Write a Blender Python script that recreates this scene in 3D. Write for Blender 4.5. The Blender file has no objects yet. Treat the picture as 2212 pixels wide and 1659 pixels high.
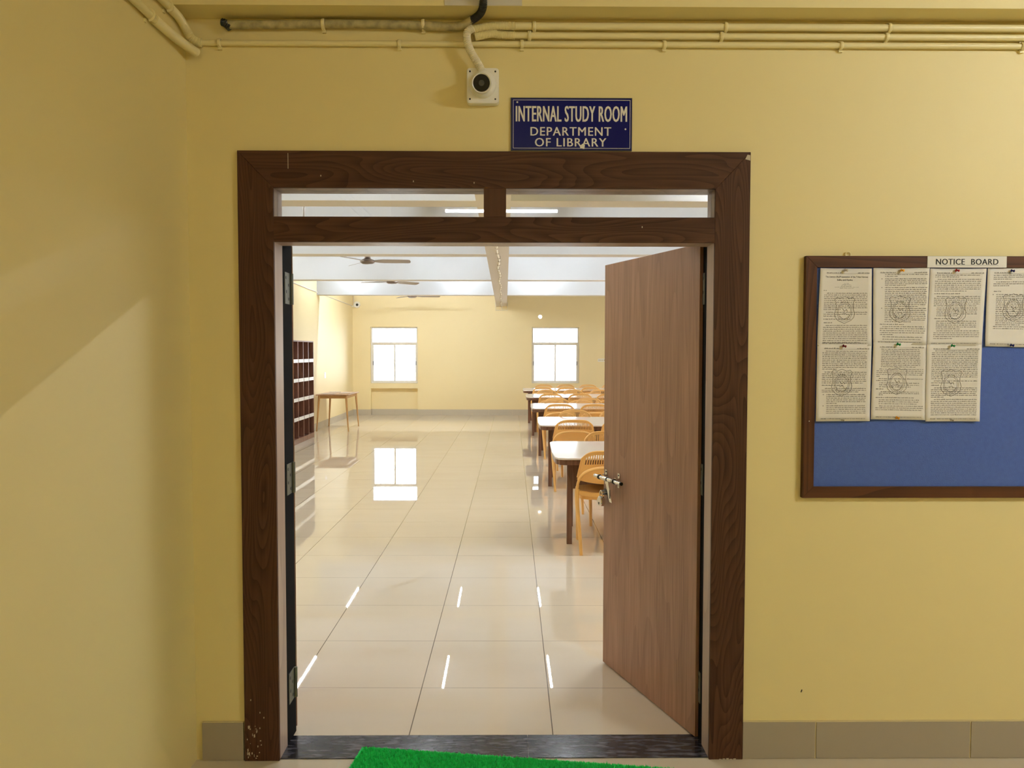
import bpy, bmesh, math, random
from mathutils import Vector, Matrix
C = bpy.context.scene.collection
SC = bpy.context.scene
PI = math.pi
# ------------------------------------------------------------------ camera
cam_d = bpy.data.cameras.new('camera'); cam = bpy.data.objects.new('camera', cam_d); C.objects.link(cam)
cam_d.sensor_width = 36.0; cam_d.lens = 36.0 * 1673.35 / 2212.0; cam_d.clip_start = 0.05; cam_d.clip_end = 200
_r = Vector((0.99996096, -0.00875885, 0.00116902)); _u = Vector((-0.00080792, 0.0411185, 0.99915395)); _f = Vector((0.00879951, 0.99911589, -0.04110981))
M = Matrix(((_r.x, _u.x, -_f.x, 0.0), (_r.y, _u.y, -_f.y, -2.98294), (_r.z, _u.z, -_f.z, 1.59643), (0, 0, 0, 1)))
cam.matrix_world = M
SC.camera = cam
# ------------------------------------------------------------------ world, exposure
SC.view_settings.view_transform = 'Standard'; SC.view_settings.look = 'None'
SC.view_settings.exposure = 0.0; SC.view_settings.gamma = 1.0; SC.view_settings.use_curve_mapping = False
W = bpy.data.worlds.new('daylight'); SC.world = W; W.use_nodes = True
W.node_tree.nodes['Background'].inputs[0].default_value = (0.86, 0.93, 1.0, 1)
W.node_tree.nodes['Background'].inputs[1].default_value = 9.0
TUBE_ROOM = 125.0
TUBE_HALL = 640.0
TUBE_REAR = 80.0
TUBE_BEAM = 430.0
TUBE_BACK_FILL = 300.0
SC.cycles.max_bounces = 10; SC.cycles.diffuse_bounces = 6; SC.cycles.glossy_bounces = 5; SC.cycles.transparent_max_bounces = 12
SC.cycles.sample_clamp_indirect = 6.0; SC.cycles.caustics_reflective = False; SC.cycles.caustics_refractive = False
SC.cycles.use_denoising = True

def portal(name, loc, rot, sx, sy):
    l = bpy.data.lights.new(name, 'AREA'); l.shape = 'RECTANGLE'; l.size = sx; l.size_y = sy
    l.cycles.is_portal = True
    o = bpy.data.objects.new(name, l); C.objects.link(o); o.location = loc; o.rotation_euler = rot
# ------------------------------------------------------------------ materials
MATS = {}
def _new(name):
    m = bpy.data.materials.new(name); m.use_nodes = True; MATS[name] = m
    return m, m.node_tree.nodes, m.node_tree.links, m.node_tree.nodes['Principled BSDF']
def pbr(name, col, rough=0.5, metal=0.0, spec=0.5, noise=0.0, nscale=6.0, bump=0.0, bscale=60.0, coat=0.0, col2=None):
    m, N, L, b = _new(name)
    b.inputs['Base Color'].default_value = (*col, 1); b.inputs['Roughness'].default_value = rough
    b.inputs['Metallic'].default_value = metal; b.inputs['Specular IOR Level'].default_value = spec
    b.inputs['Coat Weight'].default_value = coat
    tc = N.new('ShaderNodeTexCoord')
    if noise > 0 or col2:
        n = N.new('ShaderNodeTexNoise'); n.inputs['Scale'].default_value = nscale; n.inputs['Detail'].default_value = 4
        L.new(tc.outputs['Object'], n.inputs['Vector'])
        mx = N.new('ShaderNodeMix'); mx.data_type = 'RGBA'
        c2 = col2 if col2 else tuple(c * (1 - noise) for c in col)
        mx.inputs[6].default_value = (*col, 1); mx.inputs[7].default_value = (*c2, 1)
        L.new(n.outputs['Fac'], mx.inputs[0]); L.new(mx.outputs[2], b.inputs['Base Color'])
    if bump > 0:
        n2 = N.new('ShaderNodeTexNoise'); n2.inputs['Scale'].default_value = bscale; n2.inputs['Detail'].default_value = 3
        L.new(tc.outputs['Object'], n2.inputs['Vector'])
        bp = N.new('ShaderNodeBump'); bp.inputs['Strength'].default_value = bump; bp.inputs['Distance'].default_value = 0.01
        L.new(n2.outputs['Fac'], bp.inputs['Height']); L.new(bp.outputs['Normal'], b.inputs['Normal'])
    return m
def emit(name, col, s):
    m, N, L, b = _new(name)
    b.inputs['Base Color'].default_value = (0.9, 0.9, 0.9, 1)
    b.inputs['Emission Color'].default_value = (*col, 1); b.inputs['Emission Strength'].default_value = s
    return m
def glass(name, refl=0.08, tint=(1, 1, 1)):
    m, N, L, b = _new(name)
    N.remove(b)
    t = N.new('ShaderNodeBsdfTransparent'); t.inputs[0].default_value = (*tint, 1)
    g = N.new('ShaderNodeBsdfGlossy'); g.inputs['Roughness'].default_value = 0.0
    fr = N.new('ShaderNodeFresnel'); fr.inputs['IOR'].default_value = 1.5
    mm = N.new('ShaderNodeMath'); mm.operation = 'MULTIPLY'; mm.inputs[1].default_value = refl / 0.04
    L.new(fr.outputs[0], mm.inputs[0])
    mx = N.new('ShaderNodeMixShader'); L.new(mm.outputs[0], mx.inputs[0]); L.new(t.outputs[0], mx.inputs[1]); L.new(g.outputs[0], mx.inputs[2])
    L.new(mx.outputs[0], N['Material Output'].inputs[0])
    return m
def wood(name, c_dark, c_light, axis='z', ring=9.0, figure=0.5, rough=0.35, streak=0.5, seed=0.0, across=5.0, along=0.7, spec=0.5):
    """cathedral figure from the contours of a noise stretched along the grain, plus fine pores"""
    m, N, L, b = _new(name)
    tc = N.new('ShaderNodeTexCoord')
    mp = N.new('ShaderNodeMapping'); mp.inputs['Location'].default_value = (seed, seed * 1.7, seed * 0.3)
    s = [across] * 3; s['xyz'.index(axis)] = along; mp.inputs['Scale'].default_value = s
    L.new(tc.outputs['Object'], mp.inputs['Vector'])
    n = N.new('ShaderNodeTexNoise'); n.inputs['Scale'].default_value = 1.0; n.inputs['Detail'].default_value = 1.2; n.inputs['Roughness'].default_value = 0.35
    L.new(mp.outputs[0], n.inputs['Vector'])
    a = N.new('ShaderNodeMath'); a.operation = 'MULTIPLY'; a.inputs[1].default_value = ring; L.new(n.outputs['Fac'], a.inputs[0])
    f = N.new('ShaderNodeMath'); f.operation = 'FRACT'; L.new(a.outputs[0], f.inputs[0])
    p = N.new('ShaderNodeMath'); p.operation = 'POWER'; p.inputs[1].default_value = 2.0; L.new(f.outputs[0], p.inputs[0])
    mp2 = N.new('ShaderNodeMapping'); s2 = [130.0] * 3; s2['xyz'.index(axis)] = 3.0; mp2.inputs['Scale'].default_value = s2
    L.new(tc.outputs['Object'], mp2.inputs['Vector'])
    n2 = N.new('ShaderNodeTexNoise'); n2.inputs['Scale'].default_value = 1.0; n2.inputs['Detail'].default_value = 3.0; L.new(mp2.outputs[0], n2.inputs['Vector'])
    mp3 = N.new('ShaderNodeMapping'); s3 = [14.0] * 3; s3['xyz'.index(axis)] = 0.5; mp3.inputs['Scale'].default_value = s3
    L.new(tc.outputs['Object'], mp3.inputs['Vector'])
    n3 = N.new('ShaderNodeTexNoise'); n3.inputs['Scale'].default_value = 1.0; n3.inputs['Detail'].default_value = 2.0; L.new(mp3.outputs[0], n3.inputs['Vector'])
    def mul(o, k):
        q = N.new('ShaderNodeMath'); q.operation = 'MULTIPLY'; q.inputs[1].default_value = k; L.new(o, q.inputs[0]); return q.outputs[0]
    def add(o1, o2):
        q = N.new('ShaderNodeMath'); q.operation = 'ADD'; L.new(o1, q.inputs[0]); L.new(o2, q.inputs[1]); return q.outputs[0]
    tot = add(add(mul(p.outputs[0], figure), mul(n2.outputs['Fac'], streak)), mul(n3.outputs['Fac'], 0.5))
    cr = N.new('ShaderNodeMapRange'); cr.inputs['From Min'].default_value = 0.25 + streak * .25; cr.inputs['From Max'].default_value = 0.35 + figure + streak * .7
    L.new(tot, cr.inputs['Value'])
    mx = N.new('ShaderNodeMix'); mx.data_type = 'RGBA'; mx.inputs[6].default_value = (*c_light, 1); mx.inputs[7].default_value = (*c_dark, 1)
    L.new(cr.outputs[0], mx.inputs[0]); L.new(mx.outputs[2], b.inputs['Base Color'])
    b.inputs['Roughness'].default_value = rough; b.inputs['Specular IOR Level'].default_value = spec
    return m
def tile(name, col, col2, rough=0.03, joint=(0.16, 0.12, 0.08), off=(-1.60063, 0.05373), rot=-0.0083791, size=0.6, jw=0.0022, jw2=0.0013, spec=0.5, wav=0.0):
    m, N, L, b = _new(name)
    g = N.new('ShaderNodeNewGeometry')
    mp = N.new('ShaderNodeMapping'); mp.vector_type = 'TEXTURE'
    mp.inputs['Location'].default_value = (off[0], off[1], 0); mp.inputs['Rotation'].default_value = (0, 0, rot); mp.inputs['Scale'].default_value = (size, size, 1)
    L.new(g.outputs['Position'], mp.inputs['Vector'])
    sx = N.new('ShaderNodeSeparateXYZ'); L.new(mp.outputs[0], sx.inputs[0])
    outs = []
    for k, w in ((0, jw), (1, jw2)):
        q = N.new('ShaderNodeMath'); q.operation = 'PINGPONG'; q.inputs[1].default_value = 0.5
        L.new(sx.outputs[k], q.inputs[0])
        c = N.new('ShaderNodeMath'); c.operation = 'LESS_THAN'; c.inputs[1].default_value = w / size; L.new(q.outputs[0], c.inputs[0]); outs.append(c.outputs[0])
    mxm = N.new('ShaderNodeMath'); mxm.operation = 'MAXIMUM'; L.new(outs[0], mxm.inputs[0]); L.new(outs[1], mxm.inputs[1])
    # marbling differs from tile to tile
    fl = N.new('ShaderNodeVectorMath'); fl.operation = 'FLOOR'; L.new(mp.outputs[0], fl.inputs[0])
    wn = N.new('ShaderNodeTexWhiteNoise'); L.new(fl.outputs[0], wn.inputs['Vector'])
    n = N.new('ShaderNodeTexNoise'); n.noise_dimensions = '4D'; n.inputs['Scale'].default_value = 1.3; n.inputs['Detail'].default_value = 5
    mp2 = N.new('ShaderNodeMapping'); mp2.inputs['Scale'].default_value = (1, 3, 1); L.new(g.outputs['Position'], mp2.inputs['Vector'])
    L.new(mp2.outputs[0], n.inputs['Vector']); L.new(wn.outputs['Value'], n.inputs['W'])
    mx = N.new('ShaderNodeMix'); mx.data_type = 'RGBA'; mx.inputs[6].default_value = (*col, 1); mx.inputs[7].default_value = (*col2, 1); L.new(n.outputs['Fac'], mx.inputs[0])
    mx2 = N.new('ShaderNodeMix'); mx2.data_type = 'RGBA'; mx2.inputs[7].default_value = (*joint, 1); L.new(mxm.outputs[0], mx2.inputs[0]); L.new(mx.outputs[2], mx2.inputs[6])
    L.new(mx2.outputs[2], b.inputs['Base Color'])
    b.inputs['Roughness'].default_value = rough; b.inputs['Specular IOR Level'].default_value = spec
    if wav:
        n4 = N.new('ShaderNodeTexNoise'); n4.inputs['Scale'].default_value = 2.2; n4.inputs['Detail'].default_value = 1
        L.new(g.outputs['Position'], n4.inputs['Vector'])
        bp = N.new('ShaderNodeBump'); bp.inputs['Strength'].default_value = wav; bp.inputs['Distance'].default_value = 0.01
        L.new(n4.outputs['Fac'], bp.inputs['Height']); L.new(bp.outputs[0], b.inputs['Normal'])
    return m

pbr('paint_hall', (0.81, 0.69, 0.335), 0.55, noise=0.05, nscale=1.5, bump=0.05, bscale=25)
pbr('paint_room', (0.90, 0.765, 0.45), 0.55, noise=0.04, nscale=1.2, bump=0.03, bscale=25)
pbr('paint_patch', (0.62, 0.58, 0.50), 0.7)
pbr('ceiling_white', (0.66, 0.675, 0.70), 0.7, noise=0.03)
pbr('beam_cream', (0.74, 0.68, 0.60), 0.7)
pbr('conduit_yellow', (0.80, 0.70, 0.37), 0.4)
pbr('conduit_cream', (0.84, 0.78, 0.62), 0.4)
pbr('conduit_black', (0.012, 0.012, 0.010), 0.35)
pbr('conduit_peeling', (0.70, 0.60, 0.30), 0.5, nscale=38, col2=(0.10, 0.09, 0.05))
pbr('camera_white', (0.86, 0.84, 0.78), 0.3)
pbr('camera_black', (0.004, 0.004, 0.005), 0.15)
pbr('lens_grey', (0.06, 0.06, 0.06), 0.1)
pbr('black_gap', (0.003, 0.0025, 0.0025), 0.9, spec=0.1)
pbr('steel', (0.72, 0.70, 0.66), 0.22, metal=1.0)
pbr('steel_dull', (0.13, 0.13, 0.10), 0.5, metal=0.2)
pbr('rubber_black', (0.01, 0.01, 0.01), 0.4)
pbr('sign_blue', (0.004, 0.006, 0.13), 0.3, spec=0.15, noise=0.2, nscale=20)
pbr('sign_edge', (0.01, 0.01, 0.03), 0.4)
pbr('sign_white', (0.78, 0.76, 0.72), 0.4)
pbr('paper', (0.80, 0.77, 0.70), 0.8, noise=0.04, nscale=8)
pbr('paper_bright', (0.80, 0.78, 0.71), 0.7)
pbr('ink', (0.15, 0.14, 0.125), 0.8)
pbr('ink_black', (0.02, 0.02, 0.02), 0.7)
pbr('ink_grey', (0.30, 0.29, 0.26), 0.8)
pbr('felt_blue', (0.085, 0.155, 0.48), 0.95, noise=0.12, nscale=60, bump=0.3, bscale=300, col2=(0.07, 0.12, 0.39))
pbr('skirting', (0.38, 0.33, 0.26), 0.25, noise=0.08, nscale=3)
pbr('grout_yellow', (0.62, 0.53, 0.30), 0.8)
pbr('skirting_room', (0.56, 0.51, 0.42), 0.2, noise=0.06, nscale=3)
pbr('mat_green', (0.02, 0.50, 0.12), 0.8, noise=0.3, nscale=80)
pbr('mat_pile', (0.06, 0.90, 0.26), 0.8, spec=.2, nscale=70, col2=(0.02, 0.60, 0.14))
pbr('mustard_plastic', (0.86, 0.50, 0.165), 0.42)
pbr('laminate_white', (0.86, 0.81, 0.80), 0.12, spec=0.6)
pbr('fan_brown', (0.20, 0.15, 0.12), 0.3, metal=0.3)
pbr('fan_blade', (0.36, 0.31, 0.27), 0.3, metal=0.3)
pbr('aluminium_white', (0.88, 0.86, 0.80), 0.35)
pbr('switch_white', (0.92, 0.92, 0.92), 0.3)
pbr('newsprint', (0.62, 0.55, 0.48), 0.8, nscale=70, col2=(0.35, 0.28, 0.25))
pbr('light_wood', (0.60, 0.34, 0.12), 0.35, nscale=12, col2=(0.42, 0.22, 0.075))
pbr('grille_grey', (0.5, 0.5, 0.5), 0.5)
pbr('dirt_dark', (0.03, 0.02, 0.015), 0.9)
pbr('scratch', (0.55, 0.48, 0.36), 0.9)
emit('tube_glow_room', (0.90, 0.98, 1.06), TUBE_ROOM)
emit('tube_glow_hall', (0.95, 1.0, 1.02), TUBE_HALL)
emit('tube_glow_beam', (0.93, 0.98, 1.03), TUBE_BEAM)
emit('tube_glow_back_fill', (0.93, 0.98, 1.03), TUBE_BACK_FILL)
emit('tube_glow_rear', (0.95, 1.0, 1.02), TUBE_REAR)
glass('pane_transom', 0.07)
glass('pane_window', 0.05)
DK, LT = (0.026, 0.0088, 0.0045), (0.100, 0.044, 0.023)
wood('walnut_z', DK, LT, 'z', ring=26, across=8.0, along=1.1, streak=.8, seed=0.0, rough=.5, spec=.2, figure=.5)
wood('walnut_x', DK, LT, 'x', ring=26, across=8.0, along=1.1, streak=.8, seed=3.3, rough=.5, spec=.2, figure=.5)
wood('walnut_short', DK, LT, 'z', ring=3, seed=5.1, rough=.5, spec=.2)
wood('reveal_wood', (0.30, 0.20, 0.155), (0.50, 0.38, 0.31), 'z', ring=5, figure=0.3, seed=1.0)
wood('leaf_wood', (0.20, 0.092, 0.055), (0.44, 0.245, 0.165), 'z', ring=8, figure=0.16, streak=1.0, seed=2.2, across=6.0, along=0.55, rough=0.38)
wood('board_wood', (0.030, 0.009, 0.003), (0.105, 0.038, 0.013), 'z', rough=.5, spec=.25, ring=8, seed=4.0, across=9)
wood('table_wood', (0.085, 0.032, 0.018), (0.20, 0.095, 0.058), 'z', ring=5, figure=.3, seed=6.0, across=9)
wood('shelf_wood', (0.10, 0.035, 0.022), (0.25, 0.115, 0.078), 'z', ring=5, figure=.3, seed=7.0, across=9)
wood('newtable_top', (0.30, 0.15, 0.08), (0.46, 0.28, 0.17), 'y', ring=5, figure=.3, seed=8.0, across=9)
tile('floor_room', (0.80, 0.71, 0.57), (0.72, 0.62, 0.48), rough=0.016, wav=0.003, spec=0.6)
tile('floor_hall', (0.66, 0.60, 0.48), (0.60, 0.52, 0.40), rough=0.10, off=(0.555, -0.02), rot=-0.004, joint=(0.62, 0.58, 0.48))
def granite(name):
    m, N, L, b = _new(name)
    tc = N.new('ShaderNodeTexCoord'); mp = N.new('ShaderNodeMapping'); mp.inputs['Scale'].default_value = (14, 60, 30); L.new(tc.outputs['Object'], mp.inputs[0])
    n = N.new('ShaderNodeTexNoise'); n.inputs['Scale'].default_value = 1.0; n.inputs['Detail'].default_value = 6; L.new(mp.outputs[0], n.inputs['Vector'])
    cr = N.new('ShaderNodeValToRGB'); cr.color_ramp.elements[0].position = 0.45; cr.color_ramp.elements[0].color = (0.016, 0.015, 0.020, 1)
    cr.color_ramp.elements[1].position = 0.72; cr.color_ramp.elements[1].color = (0.13, 0.125, 0.15, 1)
    L.new(n.outputs['Fac'], cr.inputs[0]); L.new(cr.outputs[0], b.inputs['Base Color']); b.inputs['Roughness'].default_value = 0.16
granite('granite')

# ------------------------------------------------------------------ mesh builder
class MB:
    def __init__(s): s.v = []; s.f = []; s.mi = []; s.cur = 0
    def add(s, vs, fs):
        o = len(s.v); s.v += [tuple(v) for v in vs]
        for f in fs: s.f.append(tuple(o + i for i in f)); s.mi.append(s.cur)
        return s
    def box(s, x0, x1, y0, y1, z0, z1):
        v = [(x, y, z) for z in (z0, z1) for y in (y0, y1) for x in (x0, x1)]
        return s.add(v, [(0, 2, 3, 1), (4, 5, 7, 6), (0, 1, 5, 4), (2, 6, 7, 3), (0, 4, 6, 2), (1, 3, 7, 5)])
    def prism(s, pts, z0, z1, axis='z'):
        """polygon pts (ccw) extruded along an axis"""
        n = len(pts)
        def mk(a, b, c):
            return {'z': (a, b, c), 'y': (a, c, b), 'x': (c, a, b)}[axis]
        v = [mk(a, b, z0) for a, b in pts] + [mk(a, b, z1) for a, b in pts]
        fs = [tuple(range(n - 1, -1, -1)), tuple(range(n, 2 * n))] + [(i, (i + 1) % n, n + (i + 1) % n, n + i) for i in range(n)]
        if axis == 'y': fs = [tuple(reversed(f)) for f in fs]
        return s.add(v, fs)
    def tube(s, pts, r, n=12, caps=True, flat=None):
        """round tube through pts; r number or list; flat=(a,b) scales of the section"""
        pts = [Vector(p) for p in pts]; m = len(pts); rs = r if isinstance(r, (list, tuple)) else [r] * m
        vs = []; up = None
        for i, p in enumerate(pts):
            t = (pts[min(i + 1, m - 1)] - pts[max(i - 1, 0)]).normalized()
            if up is None:
                up = Vector((0, 0, 1)) if abs(t.z) < 0.9 else Vector((0, 1, 0))
            side = t.cross(up).normalized(); up = side.cross(t).normalized()
            fa, fb = flat if flat else (1, 1)
            for k in range(n):
                a = 2 * PI * k / n
                vs.append(p + side * (math.cos(a) * rs[i] * fa) + up * (math.sin(a) * rs[i] * fb))
        fs = []
        for i in range(m - 1):
            for k in range(n):
                a, b2 = i * n + k, i * n + (k + 1) % n
                fs.append((a, b2, b2 + n, a + n))
        if caps: fs += [tuple(range(n - 1, -1, -1)), tuple(range((m - 1) * n, m * n))]
        return s.add(vs, fs)
    def lathe(s, prof, n=24, mat=None):
        """profile (r,z) around z, transformed by mat"""
        mat = mat or Matrix(); vs = []; fs = []
        for r, z in prof:
            for k in range(n):
                a = 2 * PI * k / n; vs.append(mat @ Vector((r * math.cos(a), r * math.sin(a), z)))
        for i in range(len(prof) - 1):
            for k in range(n):
                a, b2 = i * n + k, i * n + (k + 1) % n
                fs.append((a, b2, b2 + n, a + n))
        fs += [tuple(range(n - 1, -1, -1)), tuple(range((len(prof) - 1) * n, len(prof) * n))]
        return s.add(vs, fs)
    def grid(s, fn, nu, nv):
        vs = [fn(i / nu, j / nv) for j in range(nv + 1) for i in range(nu + 1)]
        return s.add(vs, [(j * (nu + 1) + i, j * (nu + 1) + i + 1, (j + 1) * (nu + 1) + i + 1, (j + 1) * (nu + 1) + i) for j in range(nv) for i in range(nu)])
    def build(s, name, mats, parent=None, bevel=0.0, smooth=False, loc=None, rotz=0.0, solid=0.0, subd=0, seg=2):
        me = bpy.data.meshes.new(name); me.from_pydata(s.v, [], s.f)
        if isinstance(mats, str): mats = [mats]
        for k in mats: me.materials.append(MATS[k])
        if len(mats) > 1: me.polygons.foreach_set('material_index', s.mi)
        me.update()
        o = bpy.data.objects.new(name, me); C.objects.link(o)
        if parent: o.parent = parent
        if loc: o.location = loc
        if rotz: o.rotation_euler = (0, 0, rotz)
        if solid:
            md = o.modifiers.new('s', 'SOLIDIFY'); md.thickness = solid; md.offset = 0
        if bevel:
            md = o.modifiers.new('b', 'BEVEL'); md.width = bevel; md.segments = seg; md.limit_method = 'ANGLE'; md.angle_limit = 0.7
        if subd:
            md = o.modifiers.new('sd', 'SUBSURF'); md.levels = subd; md.render_levels = subd
        if smooth:
            for p in me.polygons: p.use_smooth = True
            try: me.set_sharp_from_angle(angle=0.7)
            except Exception: pass
        return o
def tag(o, label=None, cat=None, group=None, kind=None):
    if label: o['label'] = label
    if cat: o['category'] = cat
    if group: o['group'] = group
    if kind: o['kind'] = kind
    return o
def thing(name, label, cat, loc=(0, 0, 0), rotz=0.0, group=None, kind=None):
    o = bpy.data.objects.new(name, None); o.empty_display_size = 0.05; C.objects.link(o); o.location = loc; o.rotation_euler = (0, 0, rotz)
    return tag(o, label, cat, group, kind)
def copy_tree(o, parent=None):
    c = o.copy(); C.objects.link(c)
    if parent: c.parent = parent
    for ch in list(KIDS.get(o.name, [])):
        copy_tree(ch, c)
    return c
KIDS = {}
def kids(root):
    for o in bpy.data.objects:
        if o.parent: KIDS.setdefault(o.parent.name, [])
    for o in bpy.data.objects:
        if o.parent and o not in KIDS[o.parent.name]: KIDS[o.parent.name].append(o)
def struct(o, label, cat='setting'): return tag(o, label, cat, None, 'structure')
def bold_text(txt, x0, x1, z0, z1, y, dx, spacing=1.0, mb=None):
    mb = mb or MB()
    for k in (-1, 0, 1): text_mesh(txt, x0 + dx + k * dx, x1 - dx + k * dx, z0, z1, y - .00005 * (k + 1), 0, 0.0, spacing, mb)
    return mb
def text_mesh(txt, x0, x1, z0, z1, y, thick=0.001, bold=0.0, spacing=1.0, mb=None, wordsp=1.0):
    """lettering lying in the plane y, fitted to the box; returns (verts, faces) in an MB"""
    cu = bpy.data.curves.new('t', 'FONT'); cu.body = txt; cu.size = 1.0; cu.offset = bold; cu.space_character = spacing; cu.space_word = wordsp
    cu.resolution_u = 3
    ob = bpy.data.objects.new('t', cu); C.objects.link(ob)
    dg = bpy.context.evaluated_depsgraph_get(); me = bpy.data.meshes.new_from_object(ob.evaluated_get(dg))
    xs = [v.co.x for v in me.vertices]; ys = [v.co.y for v in me.vertices]
    ax, bx, ay, by = min(xs), max(xs), min(ys), max(ys)
    mb = mb or MB()
    vs = [(x0 + (v.co.x - ax) / (bx - ax) * (x1 - x0), y, z0 + (v.co.y - ay) / (by - ay) * (z1 - z0)) for v in me.vertices]
    mb.add(vs, [tuple(p.vertices) for p in me.polygons])
    bpy.data.objects.remove(ob); bpy.data.curves.remove(cu); bpy.data.meshes.remove(me)
    return mb

# ================================================================== SETTING
YB = 16.61; XL = -3.845; XR = 8.1; ZC = 3.32
WT = 0.23
# wall between the hallway and the study room, with the door opening
m = MB(); m.box(-3.845, -0.93, 0, WT, 0, ZC).box(0.85, 8.1, 0, WT, 0, ZC).box(-0.93, 0.85, 0, WT, 2.30, ZC)
struct(m.build('wall_front', 'paint_hall'), 'yellow painted wall around the open double door')
# hallway shell
m = MB(); m.box(-1.42, -1.207, -5.2, 0, 0, ZC)
struct(m.build('wall_left', 'paint_hall'), 'plain yellow hallway wall at the left, light from the doorway falling on it')
m = MB(); m.box(-1.42, 8.1, -5.4, -5.2, 0, ZC)
struct(m.build('wall_rear', 'paint_hall'), 'yellow hallway wall opposite the study room door')
m = MB(); m.box(8.1, 8.3, -5.4, 0, 0, ZC)
struct(m.build('wall_right', 'paint_hall'), 'yellow wall closing the hallway on the right')
m = MB(); m.box(-1.42, 8.3, -5.4, 0.0, -0.1, 0)
struct(m.build('floor_hallway', 'floor_hall'), 'cream tiled hallway floor below the threshold')
m = MB(); m.box(-1.42, 8.3, -5.4, 0.0, ZC, ZC + 0.1)
cl = struct(m.build('ceiling_hallway', 'paint_hall'), 'yellow painted hallway ceiling')
m = MB(); m.box(-1.207, 8.1, -0.118, 0.0, 2.851, ZC)
m.cur = 1; m.box(-0.221, 0.06, -0.120, -0.118, 2.852, ZC)
m.build('beam', ['paint_hall', 'paint_patch'], cl)
# room shell
m = MB(); m.box(XL, XR, 0.182, YB + .2, -0.1, 0.0); m.box(XL, -0.93, 0.0, .182, -0.1, 0.0).box(0.85, XR, 0.0, .182, -0.1, 0.0)
struct(m.build('floor_room', 'floor_room'), 'glossy cream tiled floor of the study room with reflections')
m = MB(); m.box(XL - 0.2, XR + 0.2, WT, YB + 0.25, ZC, ZC + 0.1)
cr_ = struct(m.build('ceiling_room', 'ceiling_white'), 'white study room ceiling with cross beams')
m = MB()
for y in (3.04, 6.30, 9.58, 12.90):
    m = MB(); m.cur = 0
    m.box(XL, XR, y, y + 0.25, 2.762, ZC); m.cur = 1; m.box(XL, XR, y + 0.001, y + 0.249, 2.76, 2.762)
    m.build('cross_beam', ['ceiling_white', 'beam_cream'], cr_)
m = MB(); m.box(-0.225, 0.042, WT, YB, 2.75, ZC); m.build('long_beam', 'beam_cream', cr_)
m = MB(); m.box(3.85, 4.12, WT, YB, 2.75, ZC); m.build('long_beam', 'beam_cream', cr_)
m = MB(); m.box(XL - 0.2, XL, 0, YB + 0.25, 0, ZC)
struct(m.build('wall_room_left', 'paint_room'), 'pale yellow left wall of the study room behind the pigeonhole rack')
# right wall of the room with three wide windows
m = MB(); ys = [0.0, 5.0, 6.8, 8.5, 10.3, 12.0, 13.8, YB + .25]
for i in range(0, 7, 2): m.box(XR, XR + 0.2, ys[i], ys[i + 1], 0, ZC)
for i in range(1, 7, 2):
    m.box(XR, XR + 0.2, ys[i], ys[i + 1], 0, 0.8); m.box(XR, XR + 0.2, ys[i], ys[i + 1], 2.23, ZC)
struct(m.build('wall_room_right', 'paint_room'), 'pale yellow right wall of the study room with windows')
for i in range(1, 7, 2):
    portal('daylight_opening', (XR + 0.1, (ys[i] + ys[i + 1]) / 2, 1.515), (0, PI / 2, 0), 1.43, 1.8)
# back wall: two windows, niche below the left one, round hole
WIN = [(-3.40, -2.215, 0.806, 2.229), (0.673, 1.873, 0.806, 2.229), (4.75, 5.95, 0.806, 2.229)]
BT = 0.25
m = MB(); xs = [XL - .2]
for a, b, _, _ in WIN: xs += [a, b]
xs.append(XR + .2)
for i in range(0, len(xs), 2):
    if i == 2:
        # panel with the round hole (between x=.042.. handled separately)
        m.box(xs[i], xs[i + 1], YB, YB + BT, 0, ZC)
    else: m.box(xs[i], xs[i + 1], YB, YB + BT, 0, ZC)
for k, (a, b, z0, z1) in enumerate(WIN):
    if k == 1:
        # lintel with the round pipe hole: ring of quads around it
        cx, cz, rr = 0.885, 2.492, 0.048
        n = 32; outer = []
        for q in range(n):
            an = 2 * PI * (q + .5) / n; c_, s_ = math.cos(an), math.sin(an)
            t = 0.2 / max(abs(c_), abs(s_)); outer.append((cx + c_ * t, cz + s_ * t))
        x0, x1, zz0, zz1 = cx - .2, cx + .2, cz - .2, cz + .2
        m.box(a, x0, YB, YB + BT, z1, ZC); m.box(x1, b, YB, YB + BT, z1, ZC)
        m.box(x0, x1, YB, YB + BT, zz1, ZC); m.box(x0, x1, YB, YB + BT, z1, zz0)
        corners = [(x0, zz0), (x1, zz0), (x1, zz1), (x0, zz1)]
        # octant fan: build polygons between circle arc and square side
        N_ = 8
        for side in range(4):
            base = -PI * 3 / 4 + side * PI / 2
            c0 = corners[side]; c1 = corners[(side + 1) % 4]
            for q in range(N_):
                a0 = base + (PI / 2) * q / N_; a1 = base + (PI / 2) * (q + 1) / N_
                p0 = (c0[0] + (c1[0] - c0[0]) * q / N_, c0[1] + (c1[1] - c0[1]) * q / N_)
                p1 = (c0[0] + (c1[0] - c0[0]) * (q + 1) / N_, c0[1] + (c1[1] - c0[1]) * (q + 1) / N_)
                i0 = (cx + rr * math.cos(a0), cz + rr * math.sin(a0)); i1 = (cx + rr * math.cos(a1), cz + rr * math.sin(a1))
                m.add([(p0[0], YB, p0[1]), (p1[0], YB, p1[1]), (i1[0], YB, i1[1]), (i0[0], YB, i0[1]),
                       (i0[0], YB + BT, i0[1]), (i1[0], YB + BT, i1[1])], [(0, 1, 2, 3), (3, 2, 5, 4)])
    else:
        m.box(a, b, YB, YB + BT, z1, ZC)
    if k == 0:
        m.box(a, b, YB, YB + BT, 0.678, z0); m.box(a, b, YB + 0.14, YB + BT, 0, 0.678)
    else: m.box(a, b, YB, YB + BT, 0, z0)
struct(m.build('wall_back', 'paint_room'), 'yellow back wall of the study room with two windows')
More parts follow.
